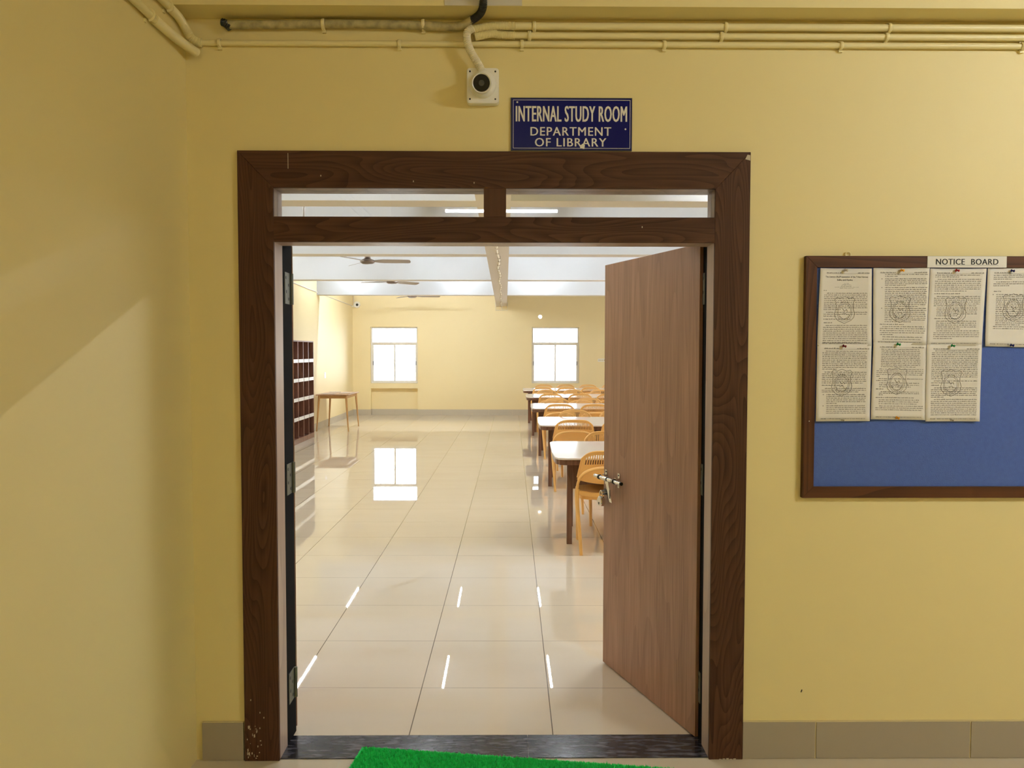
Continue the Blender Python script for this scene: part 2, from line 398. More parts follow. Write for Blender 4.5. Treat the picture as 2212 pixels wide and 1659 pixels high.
for k, (a, b, z0, z1) in enumerate(WIN):
    w = thing('window_%d' % (k + 1), ['white framed window above the wall recess at the left of the back wall', 'white framed window in the back wall behind the reading tables', 'white framed window in the back wall hidden by the open door'][k], 'window', ((a + b) / 2, YB + 0.13, z0), kind='structure')
    hw = (b - a) / 2; h = z1 - z0; tz = 1.822 - z0; f = 0.035
    m = MB(); m.box(-hw, -hw + f, -.04, .04, 0, h).box(hw - f, hw, -.04, .04, 0, h).box(-hw + f, hw - f, -.04, .04, 0, f).box(-hw + f, hw - f, -.04, .04, h - f, h)
    m.box(-hw + f, hw - f, -.04, .04, tz - .022, tz + .022)
    m.build('window_frame', 'aluminium_white', w, bevel=.003)
    for s_, yy in ((-1, 0.012), (1, -0.012)):
        m = MB(); xa, xb = (-hw + f, 0.02) if s_ < 0 else (-0.02, hw - f); g = 0.028; za, zb = f, tz - .022
        m.box(xa, xa + g, yy - .01, yy + .01, za, zb).box(xb - g, xb, yy - .01, yy + .01, za, zb).box(xa + g, xb - g, yy - .01, yy + .01, za, za + g).box(xa + g, xb - g, yy - .01, yy + .01, zb - g, zb)
        sa = m.build('sliding_sash', 'aluminium_white', w)
        m = MB(); m.box(xa + g, xb - g, yy - .002, yy + .002, za + g, zb - g); m.build('pane', 'pane_window', sa)
        m = MB(); m.box(xa + .006 if s_ < 0 else xb - .018, xa + .018 if s_ < 0 else xb - .006, yy - .02, yy - .01, tz * .45, tz * .45 + .1); m.build('sash_latch', 'rubber_black', sa)
    m = MB(); m.box(-hw + f, hw - f, -.002, .002, tz + .022, h - f); m.build('pane', 'pane_window', w)
    m = MB()
    for q in range(9):
        xx = -hw + .06 + q * (2 * hw - .12) / 8; m.tube([(xx, .09, 0), (xx, .09, h)], 0.005, 6)
    for zz in (.3, .62, .94, 1.25): m.tube([(-hw, .09, zz), (hw, .09, zz)], 0.005, 6)
    m.build('window_grille', 'grille_grey', w)
    portal('daylight_opening', ((a + b) / 2, YB + BT - .02, (z0 + z1) / 2), (-PI / 2, 0, 0), b - a, z1 - z0)
# skirtings
m = MB()
def skirt(m, x0, x1, y, z1, joints, t=0.011, g=0.003):
    cuts = [x0] + list(joints) + [x1]
    for i in range(len(cuts) - 1):
        m.cur = 0; m.box(cuts[i] + (g if i else 0), cuts[i + 1] - (g if i < len(cuts) - 2 else 0), y - t, y, 0.002, z1)
    m.cur = 1; m.box(x0, x1, y - t * .7, y, 0, z1 + .004)
skirt(m, 0.934, 8.09, 0, 0.146, [1.221 + .611 * i for i in range(12)])
skirt(m, -1.18, -1.02, 0, 0.150, [])
struct(m.build('baseboard_hallway', ['skirting', 'grout_yellow']), 'grey tile skirting along the hallway wall')
m = MB()
def bx2(x0, x1, y0, y1): m.box(x0, x1, y0, y1, 0, 0.143)
jx = [XL + i * .6 for i in range(22)]
segs = [(XL, -3.40), (-2.215, XR)]
for a, b in segs:
    q = a
    while q < b - .01: e = min(q + .6, b); bx2(q + .001, e - .001, YB - .012, YB); q = e
q = -3.40
while q < -2.215 - .01: e = min(q + .6, -2.215); bx2(q + .001, e - .001, YB + .128, YB + .14); q = e
bx2(-3.40, -3.388, YB, YB + .128); bx2(-2.227, -2.215, YB, YB + .128)
struct(m.build('baseboard_back', 'skirting_room'), 'beige tile skirting along the back wall and recess')
m = MB(); q = WT
while q < YB - .02: e = min(q + .6, YB - .012); bx2(XL, XL + .012, q + .001, e - .001); q = e
struct(m.build('baseboard_room_left', 'skirting_room'), 'beige tile skirting along the left wall of the study room')
# threshold
m = MB(); m.box(-0.93, 0.093, 0.0, 0.182, -0.05, 0.003).box(0.0945, 0.85, 0.0, 0.182, -0.05, 0.003)
struct(m.build('trim_1', 'granite'), 'dark speckled granite threshold slab under the doorway')

# ================================================================== DOOR
door = thing('door_1', 'dark walnut double door frame with a divided transom light and two open leaves', 'door', (0, 0, 0), kind='structure')
OX0, OX1, OT = -1.0145, 0.933, 2.357       # outer casing
IX0, IX1 = -0.880, 0.800                    # opening
ZH, ZT0, ZT1 = 2.014, 2.110, 2.218          # header underside, transom bottom and top
FY = -0.014
def stile(x0, x1, xo, name):
    m = MB()
    # mitred top: outer edge runs to OT, inner edge to ZT1
    if xo == x0: pts = [(x0, 0), (x1, 0), (x1, ZT1), (x0, OT)]
    else: pts = [(x0, 0), (x1, 0), (x1, OT), (x0, ZT1)]
    m.prism(pts, FY, 0.0, 'y'); return m.build(name, 'walnut_z', door, bevel=.0015)
stile(OX0, IX0, OX0, 'casing_stile'); stile(IX1, OX1, OX1, 'casing_stile')
m = MB(); m.prism([(IX0, ZT1), (IX1, ZT1), (OX1, OT), (OX0, OT)], FY, 0, 'y'); m.build('casing_head', 'walnut_x', door, bevel=.0015)
m = MB(); m.box(IX0, IX1, FY, 0.0, ZH, ZT0); m.build('transom_rail', 'walnut_x', door, bevel=.0015)
m = MB(); m.box(-0.082, 0.003, FY, 0.0, ZT0, ZT1); m.build('mullion', 'walnut_short', door, bevel=.001)
# reveals (pale laminate) then the dark rebate
YR = 0.10
m = MB()
for (x0, x1, z0, z1) in ((IX0 - .05, IX0, 0, 2.30), (IX1, IX1 + .05, 0, 2.30), (IX0, IX1, ZT1, 2.30), (IX0, IX1, ZH, ZT0), (-0.082, 0.003, ZT0, ZT1)):
    m.box(x0, x1, 0.0, YR, z0, z1)
m.build('frame_reveal', 'reveal_wood', door)
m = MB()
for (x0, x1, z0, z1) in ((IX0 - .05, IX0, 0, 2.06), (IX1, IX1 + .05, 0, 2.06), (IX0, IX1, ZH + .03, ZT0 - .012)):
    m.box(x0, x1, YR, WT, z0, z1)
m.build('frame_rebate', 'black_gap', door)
for x0, x1 in ((IX0, -0.082), (0.003, IX1)):
    m = MB(); m.box(x0, x1, .045, .049, ZT0, ZT1); m.build('transom_pane', 'pane_transom', door)
def hinge_mb(x, s, zc):
    m = MB(); m.box(min(x, x + s * .003), max(x, x + s * .003), .125, .20, zc - .063, zc + .063)
    for k, dy in enumerate((-.022, .012, -.018, .014)):
        m.cur = 1; m.lathe([(.0065, 0), (.0065, .0012)], 10, Matrix.Translation((x + s * .003, .162 + dy, zc + .042 - k * .028)) @ Matrix.Rotation(s * PI / 2, 4, 'Y'))
    m.cur = 0; m.tube([(x + s * .008, .202, zc - .063), (x + s * .008, .202, zc + .063)], .007, 8)
    return m
for zc in (1.852, 1.080, 0.222): hinge_mb(IX0, 1, zc).build('hinge', ['steel_dull', 'rubber_black'], door)
for zc in (1.852, 1.080, 0.222): hinge_mb(IX1, -1, zc).build('hinge', ['steel_dull', 'rubber_black'], door)
# paint chips on the casing (flakes of their own shape)
m = MB()
for (x, z, w, h) in ((-0.822, 2.318, .002, .058),):
    m.box(x - w / 2, x + w / 2, FY - .0006, FY, z - h / 2, z + h / 2)
m.prism([(0.912, 2.330), (0.931, 2.325), (0.931, 2.345), (0.920, 2.347)], FY - .0006, FY, 'y')
random.seed(5)
for k in range(26):
    x = -1.005 + random.random() ** 1.5 * .055; z = .008 + random.random() ** 1.4 * .13; w = .0015 + random.random() * .004; h = .003 + random.random() * .012
    m.prism([(x, z), (x + w, z + h * .2), (x + w * .8, z + h), (x - w * .2, z + h * .8)], FY - .0006, FY, 'y')
for (x, z) in ((-.99, .24), (-.955, .19), (-.94, .17), (.52, 2.07), (-.35, 2.24), (-.12, 2.235), (-.7, 2.26)):
    m.box(x, x + .003, FY - .0006, FY, z, z + .006)
for k in range(5): m.box(.84 + k * .014, .85 + k * .014, FY - .002, FY, .001, .003 + .0015 * (k % 3))
m.build('chipped_laminate', 'scratch', door)

def leaf(hx, hy, ang, name, hardware):
    L_ = 0.835
    e = MB().box(0, L_, -.036, 0, .008, 2.034).build(name, 'leaf_wood', door, loc=(hx, hy, 0), rotz=ang, bevel=.0015)
    return e
A = math.atan2(.941, -.338)
rl = leaf(.785, .150, A, 'door_leaf', True); rl['label'] = 'right door leaf standing open into the study room, with steel sliding bolt'
ll = leaf(-.914, .240, PI - math.radians(62), 'door_leaf', False); ll['label'] = 'left door leaf swung fully back into the study room'
# sliding bolt (aldrop) on the visible face
m = MB(); yb = .030; zb = .966
m.tube([(.60, yb, zb), (.878, yb, zb)], .0085, 14); m.tube([(.69, yb, zb), (.775, yb, zb)], .0105, 14); m.tube([(.862, yb, zb), (.884, yb, zb)], [.0085, .004], 12)
for x in (.805, .672):
    m.box(x - .010, x + .010, 0, .003, zb - .034, zb - .012); m.box(x - .010, x + .010, 0, .003, zb + .012, zb + .038)
    m.box(x - .010, x + .010, .003, .020, zb - .015, zb - .012).box(x - .010, x + .010, .003, .020, zb + .012, zb + .015)
m.prism([(.716, zb - .008), (.673, zb - .106), (.700, zb - .106), (.744, zb - .008)], yb + .006, yb + .0085, 'y')
m.cur = 1
for x in (.825, .735, .668): m.tube([(x - .004, yb, zb), (x + .004, yb, zb)], .0125, 14)
m.tube([(.592, yb, zb), (.600, yb, zb)], .0088, 14)
m.box(.690, .699, yb + .0085, yb + .0092, zb - .088, zb - .045)
m.cur = 0
for x in (.805, .672):
    m.cur = 1; m.lathe([(.004, 0), (.004, .0015)], 10, Matrix.Translation((x, .003, zb + .028)) @ Matrix.Rotation(-PI / 2, 4, 'X'))
bolt = m.build('sliding_bolt', ['steel', 'rubber_black'], rl, smooth=True); bolt['label'] = 'steel sliding bolt with black rings'
m = MB(); m.box(.775, .822, 0, .004, .875, .905); m.box(.786, .812, .004, .03, .897, .900).box(.786, .812, .004, .03, .880, .883)
m.build('staple_plate', 'rubber_black', rl)
# padlock hanging from the staple
pl = thing('padlock', 'round steel padlock hanging open from the black staple under the door bolt', 'padlock', (.785 + math.cos(A) * .800 + -math.sin(A) * .032, .150 + math.sin(A) * .800 + math.cos(A) * .032, .846), A)
Rm = Matrix.Rotation(PI / 2, 4, 'X')
MB().lathe([(.002, -.012), (.022, -.012), (.026, -.008), (.026, .008), (.022, .012), (.002, .012)], 28, Rm).build('lock_body', 'steel', pl, smooth=True)
m = MB(); m.lathe([(.0045, 0), (.0045, .0012)], 12, Matrix.Translation((.002, .0123, -.008)) @ Matrix.Rotation(-PI / 2, 4, 'X')); m.box(.0008, .0032, .0123, .0137, -.016, -.008); m.build('keyhole', 'rubber_black', pl)
MB().tube([(-.013 * math.cos(PI * t / 12) , 0, .040 + .013 * math.sin(PI * t / 12)) for t in range(-0, 13)], .0035, 8).tube([(-.013, 0, .018), (-.013, 0, .040)], .0035, 8).tube([(.013, 0, .018), (.013, 0, .040)], .0035, 8).build('shackle', 'steel', pl, smooth=True)

# ================================================================== SIGN over the door
sg = thing('door_sign', 'dark blue sign with white lettering above the door frame', 'sign', (0, 0, 0))
m = MB(); m.box(.020, .481, -.006, 0, 2.362, 2.560); m.build('sign_plate', ['sign_edge'], sg)
m = MB(); m.box(.0245, .478, -.0065, -.006, 2.3655, 2.5565); m.build('sign_face', 'sign_blue', sg)
m = MB(); t = .0016; a, b, c, d = .029, .474, 2.370, 2.552
m.box(a, b, -.0071, -.0065, c, c + t).box(a, b, -.0071, -.0065, d - t, d).box(a, a + t, -.0071, -.0065, c, d).box(b - t, b, -.0071, -.0065, c, d); m.build('sign_border', 'sign_white', sg)
m = bold_text('INTERNAL STUDY ROOM', .039, .462, 2.470, 2.529, -.0072, .0013, 1.08)
m = bold_text('DEPARTMENT', .095, .402, 2.418, 2.450, -.0072, .0007, 1.14, m)
m = bold_text('OF LIBRARY', .112, .384, 2.377, 2.409, -.0072, .0007, 1.14, m)
m.build('lettering', 'sign_white', sg)
for x, z in ((.045, 2.543), (.456, 2.443)): MB().lathe([(.0035, 0), (.003, .0015)], 12, Matrix.Translation((x, -.0066, z)) @ Matrix.Rotation(PI / 2, 4, 'X')).build('screw_head', 'sign_white', sg)
m = MB()
m.prism([(.284, 2.371), (.300, 2.368), (.302, 2.383), (.293, 2.388), (.284, 2.380)], -.0078, -.0072, 'y')
m.build('paint_fleck', 'paper_bright', sg)

# ================================================================== SECURITY CAMERA
cc = thing('security_camera', 'white round security camera on a square base above the door', 'security camera', (-.085, 0, 2.595))
def rrect(hw, hh, r, n=5):
    p = []
    for cx, cy, a0 in ((hw - r, hh - r, 0), (-hw + r, hh - r, PI / 2), (-hw + r, -hh + r, PI), (hw - r, -hh + r, 1.5 * PI)):
        for i in range(n + 1): a = a0 + PI / 2 * i / n; p.append((cx + r * math.cos(a), cy + r * math.sin(a)))
    return p
MB().prism(rrect(.0605, .066, .012), -.034, 0, 'y').build('mount_box', 'camera_white', cc, bevel=.004, seg=3)
Ry = Matrix.Rotation(PI / 2, 4, 'X')
MB().lathe([(.050, 0), (.050, .006), (.046, .014), (.040, .018), (.01, .018)], 36, Matrix.Translation((0, -.034, .002)) @ Ry).build('camera_base', 'camera_white', cc, smooth=True)
Tm = Matrix.Translation((-.003, -.034, .004)) @ Matrix.Rotation(math.radians(104), 4, 'X')
MB().lathe([(.036, -.01), (.037, .02), (.037, .062), (.0345, .065), (.031, .063), (.030, .059), (.001, .059)], 36, Tm).build('camera_head', 'camera_white', cc, smooth=True)
hd = MB().lathe([(.031, .0585), (.0305, .0625), (.001, .0635)], 36, Tm).build('lens_window', 'camera_black', cc, smooth=True)
MB().lathe([(.011, .0632), (.010, .0648), (.001, .0655)], 24, Tm).build('lens', 'lens_grey', hd, smooth=True)
for x in (-.048, .047):
    for z in (-.050, .052): MB().lathe([(.0035, 0), (.0035, .001)], 10, Matrix.Translation((x, -.0338, z)) @ Ry).build('screw_hole', 'rubber_black', cc)

# ================================================================== CONDUITS on the hallway wall
def smooth_path(pts, n=8):
    P = [Vector(p) for p in pts]; P = [P[0]] + P + [P[-1]]; out = []
    for i in range(1, len(P) - 2):
        for k in range(n):
            t = k / n; a, b, c, d = P[i - 1], P[i], P[i + 1], P[i + 2]
            out.append(0.5 * ((2 * b) + (c - a) * t + (2 * a - 5 * b + 4 * c - d) * t * t + (3 * b - a - 3 * c + d) * t ** 3))
    out.append(P[-2]); return out
def corr(m, pts, r, pitch=.005):
    """corrugated hose"""
    P = smooth_path(pts, 14); L_ = sum((P[i + 1] - P[i]).length for i in range(len(P) - 1)); n = max(8, int(L_ / pitch * 2))
    d = [0]
    for i in range(len(P) - 1): d.append(d[-1] + (P[i + 1] - P[i]).length)
    out = []; rs = []; j = 0
    for k in range(n + 1):
        s_ = L_ * k / n
        while j < len(P) - 2 and d[j + 1] < s_: j += 1
        t = (s_ - d[j]) / max(1e-6, d[j + 1] - d[j]); out.append(P[j].lerp(P[j + 1], min(1, t))); rs.append(r * (1.0 if k % 2 else .88))
    m.tube(out, rs, 14)
    return m
def clip(m, x, z, r):
    pts = [(x, -.001 - (r * 2 + .003) * math.sin(PI * k / 12) ** .7, z + (r + .004) * math.cos(PI * k / 12)) for k in range(13)]
    m.tube(pts, .0026, 6, flat=(2.6, 1))
    m.box(x - .007, x + .007, -.007, 0, z + r + .001, z + r + .009); m.box(x - .007, x + .007, -.010, 0, z - r - .012, z - r - .001)
def clipped(name, label, pts, r, clips, mat, zf, grp=None):
    o = thing(name, label, 'conduit')
    MB().tube(pts, r, 14).build('pipe', mat, o, smooth=True)
    for x in clips:
        m = MB(); clip(m, x, zf, r); m.build('clip', mat, o)
    return o
R1 = .0135
top = clipped('conduit_pipe', 'topmost of the three yellow conduits running right above the door', [(.035, -.0145, 2.822), (8.0, -.0145, 2.822)], R1, [.108, .83, 1.45, 2.1], 'conduit_yellow', 2.822)
m = MB(); corr(m, [(-.125, -.03, 2.800), (-.08, -.026, 2.812), (-.03, -.016, 2.822), (.036, -.0145, 2.822)], .0165); m.build('flexible_sleeve', 'conduit_yellow', top, smooth=True)
mid = clipped('conduit_pipe', 'middle one of the three yellow conduits running right above the door', [(.035, -.0125, 2.788), (8.0, -.0125, 2.788)], .0120, [.090, .815, 1.44, 2.09], 'conduit_yellow', 2.788)
m = MB(); corr(m, [(-.115, -.03, 2.775), (-.085, -.028, 2.783), (-.05, -.020, 2.792), (-.02, -.014, 2.790), (.036, -.0125, 2.788)], .0150); m.build('flexible_sleeve', 'conduit_yellow', mid, smooth=True)
low = clipped('conduit_pipe', 'long thin yellow conduit crossing the whole wall, lowest above the door', [(-1.145, -.0115, 2.7565), (8.0, -.0115, 2.7565)], .0105, [-1.075, -.40, .062, .60, 1.27, 1.96], 'conduit_yellow', 2.7565)
# big dark hose with peeling yellow paint
o = thing('cable_hose', 'black corrugated hose with peeling yellow paint rising into the beam', 'hose')
hp = smooth_path([(-1.045, -.020, 2.820), (-.85, -.020, 2.822), (-.62, -.019, 2.826), (-.42, -.019, 2.824), (-.25, -.020, 2.818), (-.172, -.024, 2.818), (-.125, -.034, 2.836)], 6)
MB().tube(hp, .0155, 12).build('painted_hose', 'conduit_peeling', o, smooth=True)
m = MB(); corr(m, [(-.128, -.033, 2.834), (-.100, -.060, 2.842), (-.085, -.100, 2.846), (-.080, -.140, 2.862), (-.079, -.150, 2.95), (-.079, -.150, 3.31)], .0150, .007); m.build('bare_hose', 'conduit_black', o, smooth=True)
m = MB(); corr(m, [(-1.062, -.022, 2.829), (-1.047, -.022, 2.824), (-1.030, -.022, 2.808)], .0150, .006); m.build('hose_end', 'conduit_black', o, smooth=True)
for x in (-.683, -.309): m = MB(); clip(m, x, 2.825, .016); m.build('clip', 'conduit_yellow', o)
# cream flex down to the camera
o = thing('flexible_conduit', 'cream corrugated conduit dropping to the security camera', 'conduit')
m = MB(); corr(m, [(-.120, -.050, 2.800), (-.141, -.050, 2.785), (-.142, -.048, 2.755), (-.128, -.045, 2.715), (-.103, -.042, 2.675), (-.089, -.040, 2.648)], .0150, .0045); m.build('flexible_conduit_hose', 'conduit_cream', o, smooth=True)
# pipes along the left hallway wall, bending to the corner
def corner(name, label, straight, bend, r, rb, clipy, mat='conduit_yellow'):
    o = thing(name, label, 'conduit'); MB().tube(straight, r, 14).build('pipe', mat, o, smooth=True)
    m = MB(); corr(m, bend, rb, .005); m.build('flexible_sleeve', mat, o, smooth=True)
    x, y, z = straight[0]
    for y in clipy:
        m = MB(); m.tube([(-1.206 + r + r * 1.3 * math.cos(a), y, z + r * 1.3 * math.sin(a)) for a in [PI / 2 - PI * k / 10 for k in range(11)]], .0022, 6, flat=(1, 3)); m.box(-1.207, -1.201, y - .006, y + .006, z - r - .012, z - r); m.build('clip', mat, o)
corner('corner_conduit', 'lower yellow conduit on the left wall ending open beside the corner', [(-1.190, -4.8, 2.722), (-1.190, -.285, 2.722)],
       [(-1.190, -.30, 2.722), (-1.187, -.20, 2.722), (-1.178, -.10, 2.722), (-1.160, -.02, 2.718)], .0135, .0175, (-.335, -1.2))
corner('corner_conduit', 'upper yellow conduit on the left wall bending round the corner', [(-1.190, -4.8, 2.815), (-1.190, -.150, 2.815)],
       [(-1.190, -.17, 2.815), (-1.188, -.10, 2.812), (-1.186, -.05, 2.795), (-1.176, -.025, 2.770), (-1.155, -.014, 2.7575), (-1.140, -.0125, 2.7565)], .0135, .0165, (-.19, -1.1))

# ================================================================== NOTICE BOARD
nb = thing('notice_board', 'blue felt notice board in a dark wooden frame on the yellow wall', 'notice board')
BX0, BX1, BZ0, BZ1, bw = 1.147, 2.72, 1.035, 1.965, .044
m = MB(); m.prism([(BX0, BZ0), (BX0 + bw, BZ0 + bw), (BX0 + bw, BZ1 - bw), (BX0, BZ1)], -.022, 0, 'y'); m.build('frame_stile', 'board_wood', nb, bevel=.0015)
m = MB(); m.prism([(BX1 - bw, BZ0 + bw), (BX1, BZ0), (BX1, BZ1), (BX1 - bw, BZ1 - bw)], -.022, 0, 'y')
m.build('frame_stile', 'board_wood', nb, bevel=.0015)
wood('board_wood_x', (0.030, 0.009, 0.003), (0.105, 0.038, 0.013), 'x', rough=.5, spec=.25, ring=8, seed=4.5, across=9)
m = MB(); m.prism([(BX0, BZ0), (BX1, BZ0), (BX1 - bw, BZ0 + bw), (BX0 + bw, BZ0 + bw)], -.022, 0, 'y'); m.build('frame_rail', 'board_wood_x', nb, bevel=.0015)
m = MB(); m.prism([(BX0 + bw, BZ1 - bw), (BX1 - bw, BZ1 - bw), (BX1, BZ1), (BX0, BZ1)], -.022, 0, 'y')
m.build('frame_rail', 'board_wood_x', nb, bevel=.0015)
MB().box(BX0 + .03, BX1 - .03, -.014, 0, BZ0 + .03, BZ1 - .03).build('felt_panel', 'felt_blue', nb)
m = MB(); m.tube([(1.314 + .010 * math.cos(a), -.006, 1.972 + .010 * math.sin(a)) for a in [2 * PI * k / 16 for k in range(17)]], .0028, 6, caps=False); m.box(1.308, 1.320, -.004, 0, 1.960, 1.972); m.build('hanging_ring', 'conduit_yellow', nb)
m = MB(); m.box(1.168, 1.171, -.0228, -.022, 1.331, 1.334); m.build('nail', 'paper_bright', nb)
# heading strip
hs = thing('heading_strip', 'white NOTICE BOARD heading strip stuck on the top frame rail', 'label')
MB().box(1.611, 1.915, -.0245, -.0222, 1.921, 1.964).build('strip', 'paper_bright', hs)
m = bold_text('NOTICE', 1.643, 1.754, 1.932, 1.954, -.0249, .0008, 1.08); m = bold_text('BOARD', 1.778, 1.883, 1.932, 1.954, -.0249, .0008, 1.08, m)
m.box(1.643, 1.883, -.0249, -.0247, 1.9295, 1.9302)
m.build('lettering', 'ink_black', hs)
# sheets
SH = {
 'P1': [(1.203, 1.918), (1.4, 1.917), (1.404, 1.622), (1.194, 1.621)], 'P2': [(1.406, 1.919), (1.622, 1.92), (1.614, 1.625), (1.41, 1.628)],
 'P3': [(1.625, 1.918), (1.841, 1.918), (1.828, 1.622), (1.616, 1.622)], 'P4': [(1.846, 1.919), (2.057, 1.922), (2.051, 1.616), (1.842, 1.621)],
 'P5': [(1.195, 1.63), (1.404, 1.628), (1.401, 1.333), (1.193, 1.332)], 'P6': [(1.41, 1.636), (1.614, 1.633), (1.617, 1.337), (1.404, 1.34)],
 'P7': [(1.615, 1.628), (1.828, 1.628), (1.825, 1.332), (1.615, 1.332)]}
# text blocks: (v0, v1, u0, u1, indent first, last line length, list mark)
LAY = {
 'P1': dict(title=True, blocks=[(.285, .285, .085, .16, 0, 1, 0), (.32, .53, .10, .92, .05, .4, 0), (.565, .615, .10, .92, .05, .3, 0), (.655, .655, .10, .62, 0, 1, 0), (.70, .70, .11, .27, 0, 1, 0), (.735, .955, .10, .92, .05, .85, 0)]),
 'P2': dict(blocks=[(.085, .108, .22, .97, 0, .3, 0), (.14, .225, .22, .97, 0, .5, 1), (.255, .50, .22, .97, 0, .8, 1), (.525, .70, .22, .97, 0, .65, 1), (.735, .735, .13, .60, 0, 1, 0), (.765, .87, .13, .97, .05, .3, 0), (.90, .93, .18, .92, 0, .96, 0)]),
 'P3': dict(blocks=[(.085, .108, .10, .90, 0, .55, 0), (.14, .29, .10, .92, .05, .7, 0), (.325, .325, .10, .56, 0, 1, 0), (.36, .48, .10, .92, .05, .95, 0), (.51, .61, .16, .88, 0, .55, 0), (.645, .645, .12, .52, 0, 1, 0), (.68, .78, .16, .88, 0, .6, 0), (.805, .905, .12, .94, .05, .42, 0)]),
 'P4': dict(blocks=[(.09, .14, .12, .95, 0, .4, 0), (.175, .225, .12, .95, .05, .35, 0), (.295, .295, .13, .28, 0, 1, 0), (.335, .72, .18, .93, 0, .6, 1), (.745, .77, .14, .93, 0, .7, 0)]),
 'P5': dict(blocks=[(.095, .325, .10, .92, .06, .35, 0), (.365, .505, .10, .92, .05, .93, 0), (.535, .535, .10, .50, 0, 1, 0), (.575, .62, .10, .92, .06, .85, 0), (.655, .77, .19, .92, 0, .3, 1), (.80, .895, .19, .92, 0, 1, 1)]),
 'P6': dict(blocks=[(.09, .315, .16, .90, 0, .9, 0), (.345, .44, .08, .95, .05, .08, 0), (.47, .495, .08, .95, .05, .25, 0), (.525, .575, .14, .88, 0, .8, 0), (.605, .605, .08, .22, 0, 1, 0), (.64, .68, .14, .88, .03, .1, 0), (.715, .715, .08, .80, 0, 1, 0), (.745, .795, .14, .88, 0, .95, 0), (.825, .875, .08, .95, .07, .97, 0)]),
 'P7': dict(blocks=[(.085, .445, .10, .94, .06, .32, 0), (.475, .50, .10, .94, .05, .46, 0), (.53, .53, .10, .25, 0, 1, 0), (.565, .685, .10, .94, .06, .29, 0), (.715, .915, .10, .94, .06, 1, 0)])}
LAB = {'P1': 'white printed sheet with a bold title, top left on the notice board', 'P2': 'white printed sheet held by an orange pin, second in the top row', 'P3': 'white printed sheet under the NOTICE BOARD heading, third in the top row',
       'P4': 'white printed sheet half blank at the bottom, cut by the right edge', 'P5': 'white printed sheet held by a dark red pin, lower left on the board', 'P6': 'white printed sheet with green pin above and orange pin below, middle of the lower row', 'P7': 'white densely printed sheet, rightmost of the lower row'}
random.seed(11)
for key, c in SH.items():
    TL, TR, BR, BL = [Vector((p[0], p[1])) for p in c]; yo = -.0165 if key in ('P1', 'P2', 'P3', 'P4') else -.0205
    def at(u, v, dy=0.0, TL=TL, TR=TR, BR=BR, BL=BL, yo=yo, key=key):
        p = (TL.lerp(TR, u)).lerp(BL.lerp(BR, u), v)
        curl = -.004 * (abs(u - .5) * 2) ** 3 - .003 * v ** 4 + .001 * math.sin(u * 5 + ord(key[1]))
        return (p.x, yo + curl - dy, p.y)
    sh = thing('notice_sheet', LAB[key], 'paper', group=None)
    MB().grid(lambda a, b: at(a, 1 - b), 14, 14).build('sheet', 'paper', sh, solid=.0004, smooth=True)
    m = MB()
    def word(u0, u1, v, h, dy=.0006):
        n = max(1, int((u1 - u0) / .08))
        for q in range(n):
            a = u0 + (u1 - u0) * q / n; b = u0 + (u1 - u0) * (q + 1) / n
            m.add([at(a, v + h / 2, dy), at(b, v + h / 2, dy), at(b, v - h / 2, dy), at(a, v - h / 2, dy)], [(0, 1, 2, 3)])
    def line(u0, u1, v, h=.0095, dens=.78):
        u = u0
        while u < u1 - .01:
            w = min(random.uniform(.018, .075), u1 - u)
            # a word: letter strokes at x-height with a few ascenders
            q = u
            while q < u + w - .003:
                lw = random.uniform(.005, .009); hh = h * random.choice((.62, .62, .7, .75, 1.0)); m.add([at(q, v + h * .35, .0006), at(min(q + lw, u + w), v + h * .35, .0006), at(min(q + lw, u + w), v + h * .35 - hh, .0006), at(q, v + h * .35 - hh, .0006)], [(0, 1, 2, 3)])
                q += lw + random.uniform(.0015, .0035)
            u += w + random.uniform(.008, .014)
    # running head and foot
    line(.13, .42, .058, .013); line(.74, 1.0 - .04, .058, .013); word(.13, .96, .067, .0022)
    line(.09, .20, .968, .012); line(.22, .70, .968, .009); line(.70, .92, .968, .008); word(.09, .92, .961, .0016)
    lay = LAY[key]
    for (v0, v1, u0, u1, ind, last, mark) in lay['blocks']:
        n = max(1, int(round((v1 - v0) / .0236)) + 1) if v1 > v0 else 1
        for q in range(n):
            v = v0 + (v1 - v0) * q / max(1, n - 1); a = u0 + (ind if q == 0 else 0); e = u1 if q < n - 1 else u0 + (u1 - u0) * (last if n > 1 else 1)
            line(a, e, v, .0115 if n > 1 else .0125)
        if mark: word(u0 - .065, u0 - .05, v0, .010)
    tx = m.build('printed_text', 'ink', sh)
    if lay.get('title'):
        mm = MB()
        for txt, ua, ub, va, vb in (('The Literary (Re)Presentation of the Tribal Heroes', .11, .93, .098, .124), ('Sidhu and Kanhu', .34, .64, .136, .158)):
            t0 = text_mesh(txt, ua, ub, vb, va, 0, bold=.012)
            off = len(mm.v); mm.v += [at(x, z, .0007) for x, y, z in t0.v]; mm.f += [tuple(off + i for i in f) for f in t0.f]; mm.mi += [0] * len(t0.f)
        for q, (ua, ub) in enumerate(((.48, .57), (.46, .58), (.43, .62), (.42, .63), (.32, .76), (.40, .66))):
            pass
        mm.build('title_text', 'ink_black', sh)
        m = MB()
        for q, (ua, ub) in enumerate(((.48, .57), (.45, .60), (.43, .62), (.42, .62), (.30, .76), (.40, .66))): line(ua, ub, .192 + q * .0125, .006)
        m.build('author_lines', 'ink_grey', sh)
    # grey shield watermark
    m = MB(); cx, cy = (.50, .535) if key[1] in '123' else (.47, .50)
    if key == 'P4': cx, cy = .50, .50
    def S(px, py): return at(cx + px * .19, cy + py * .175, .0009)
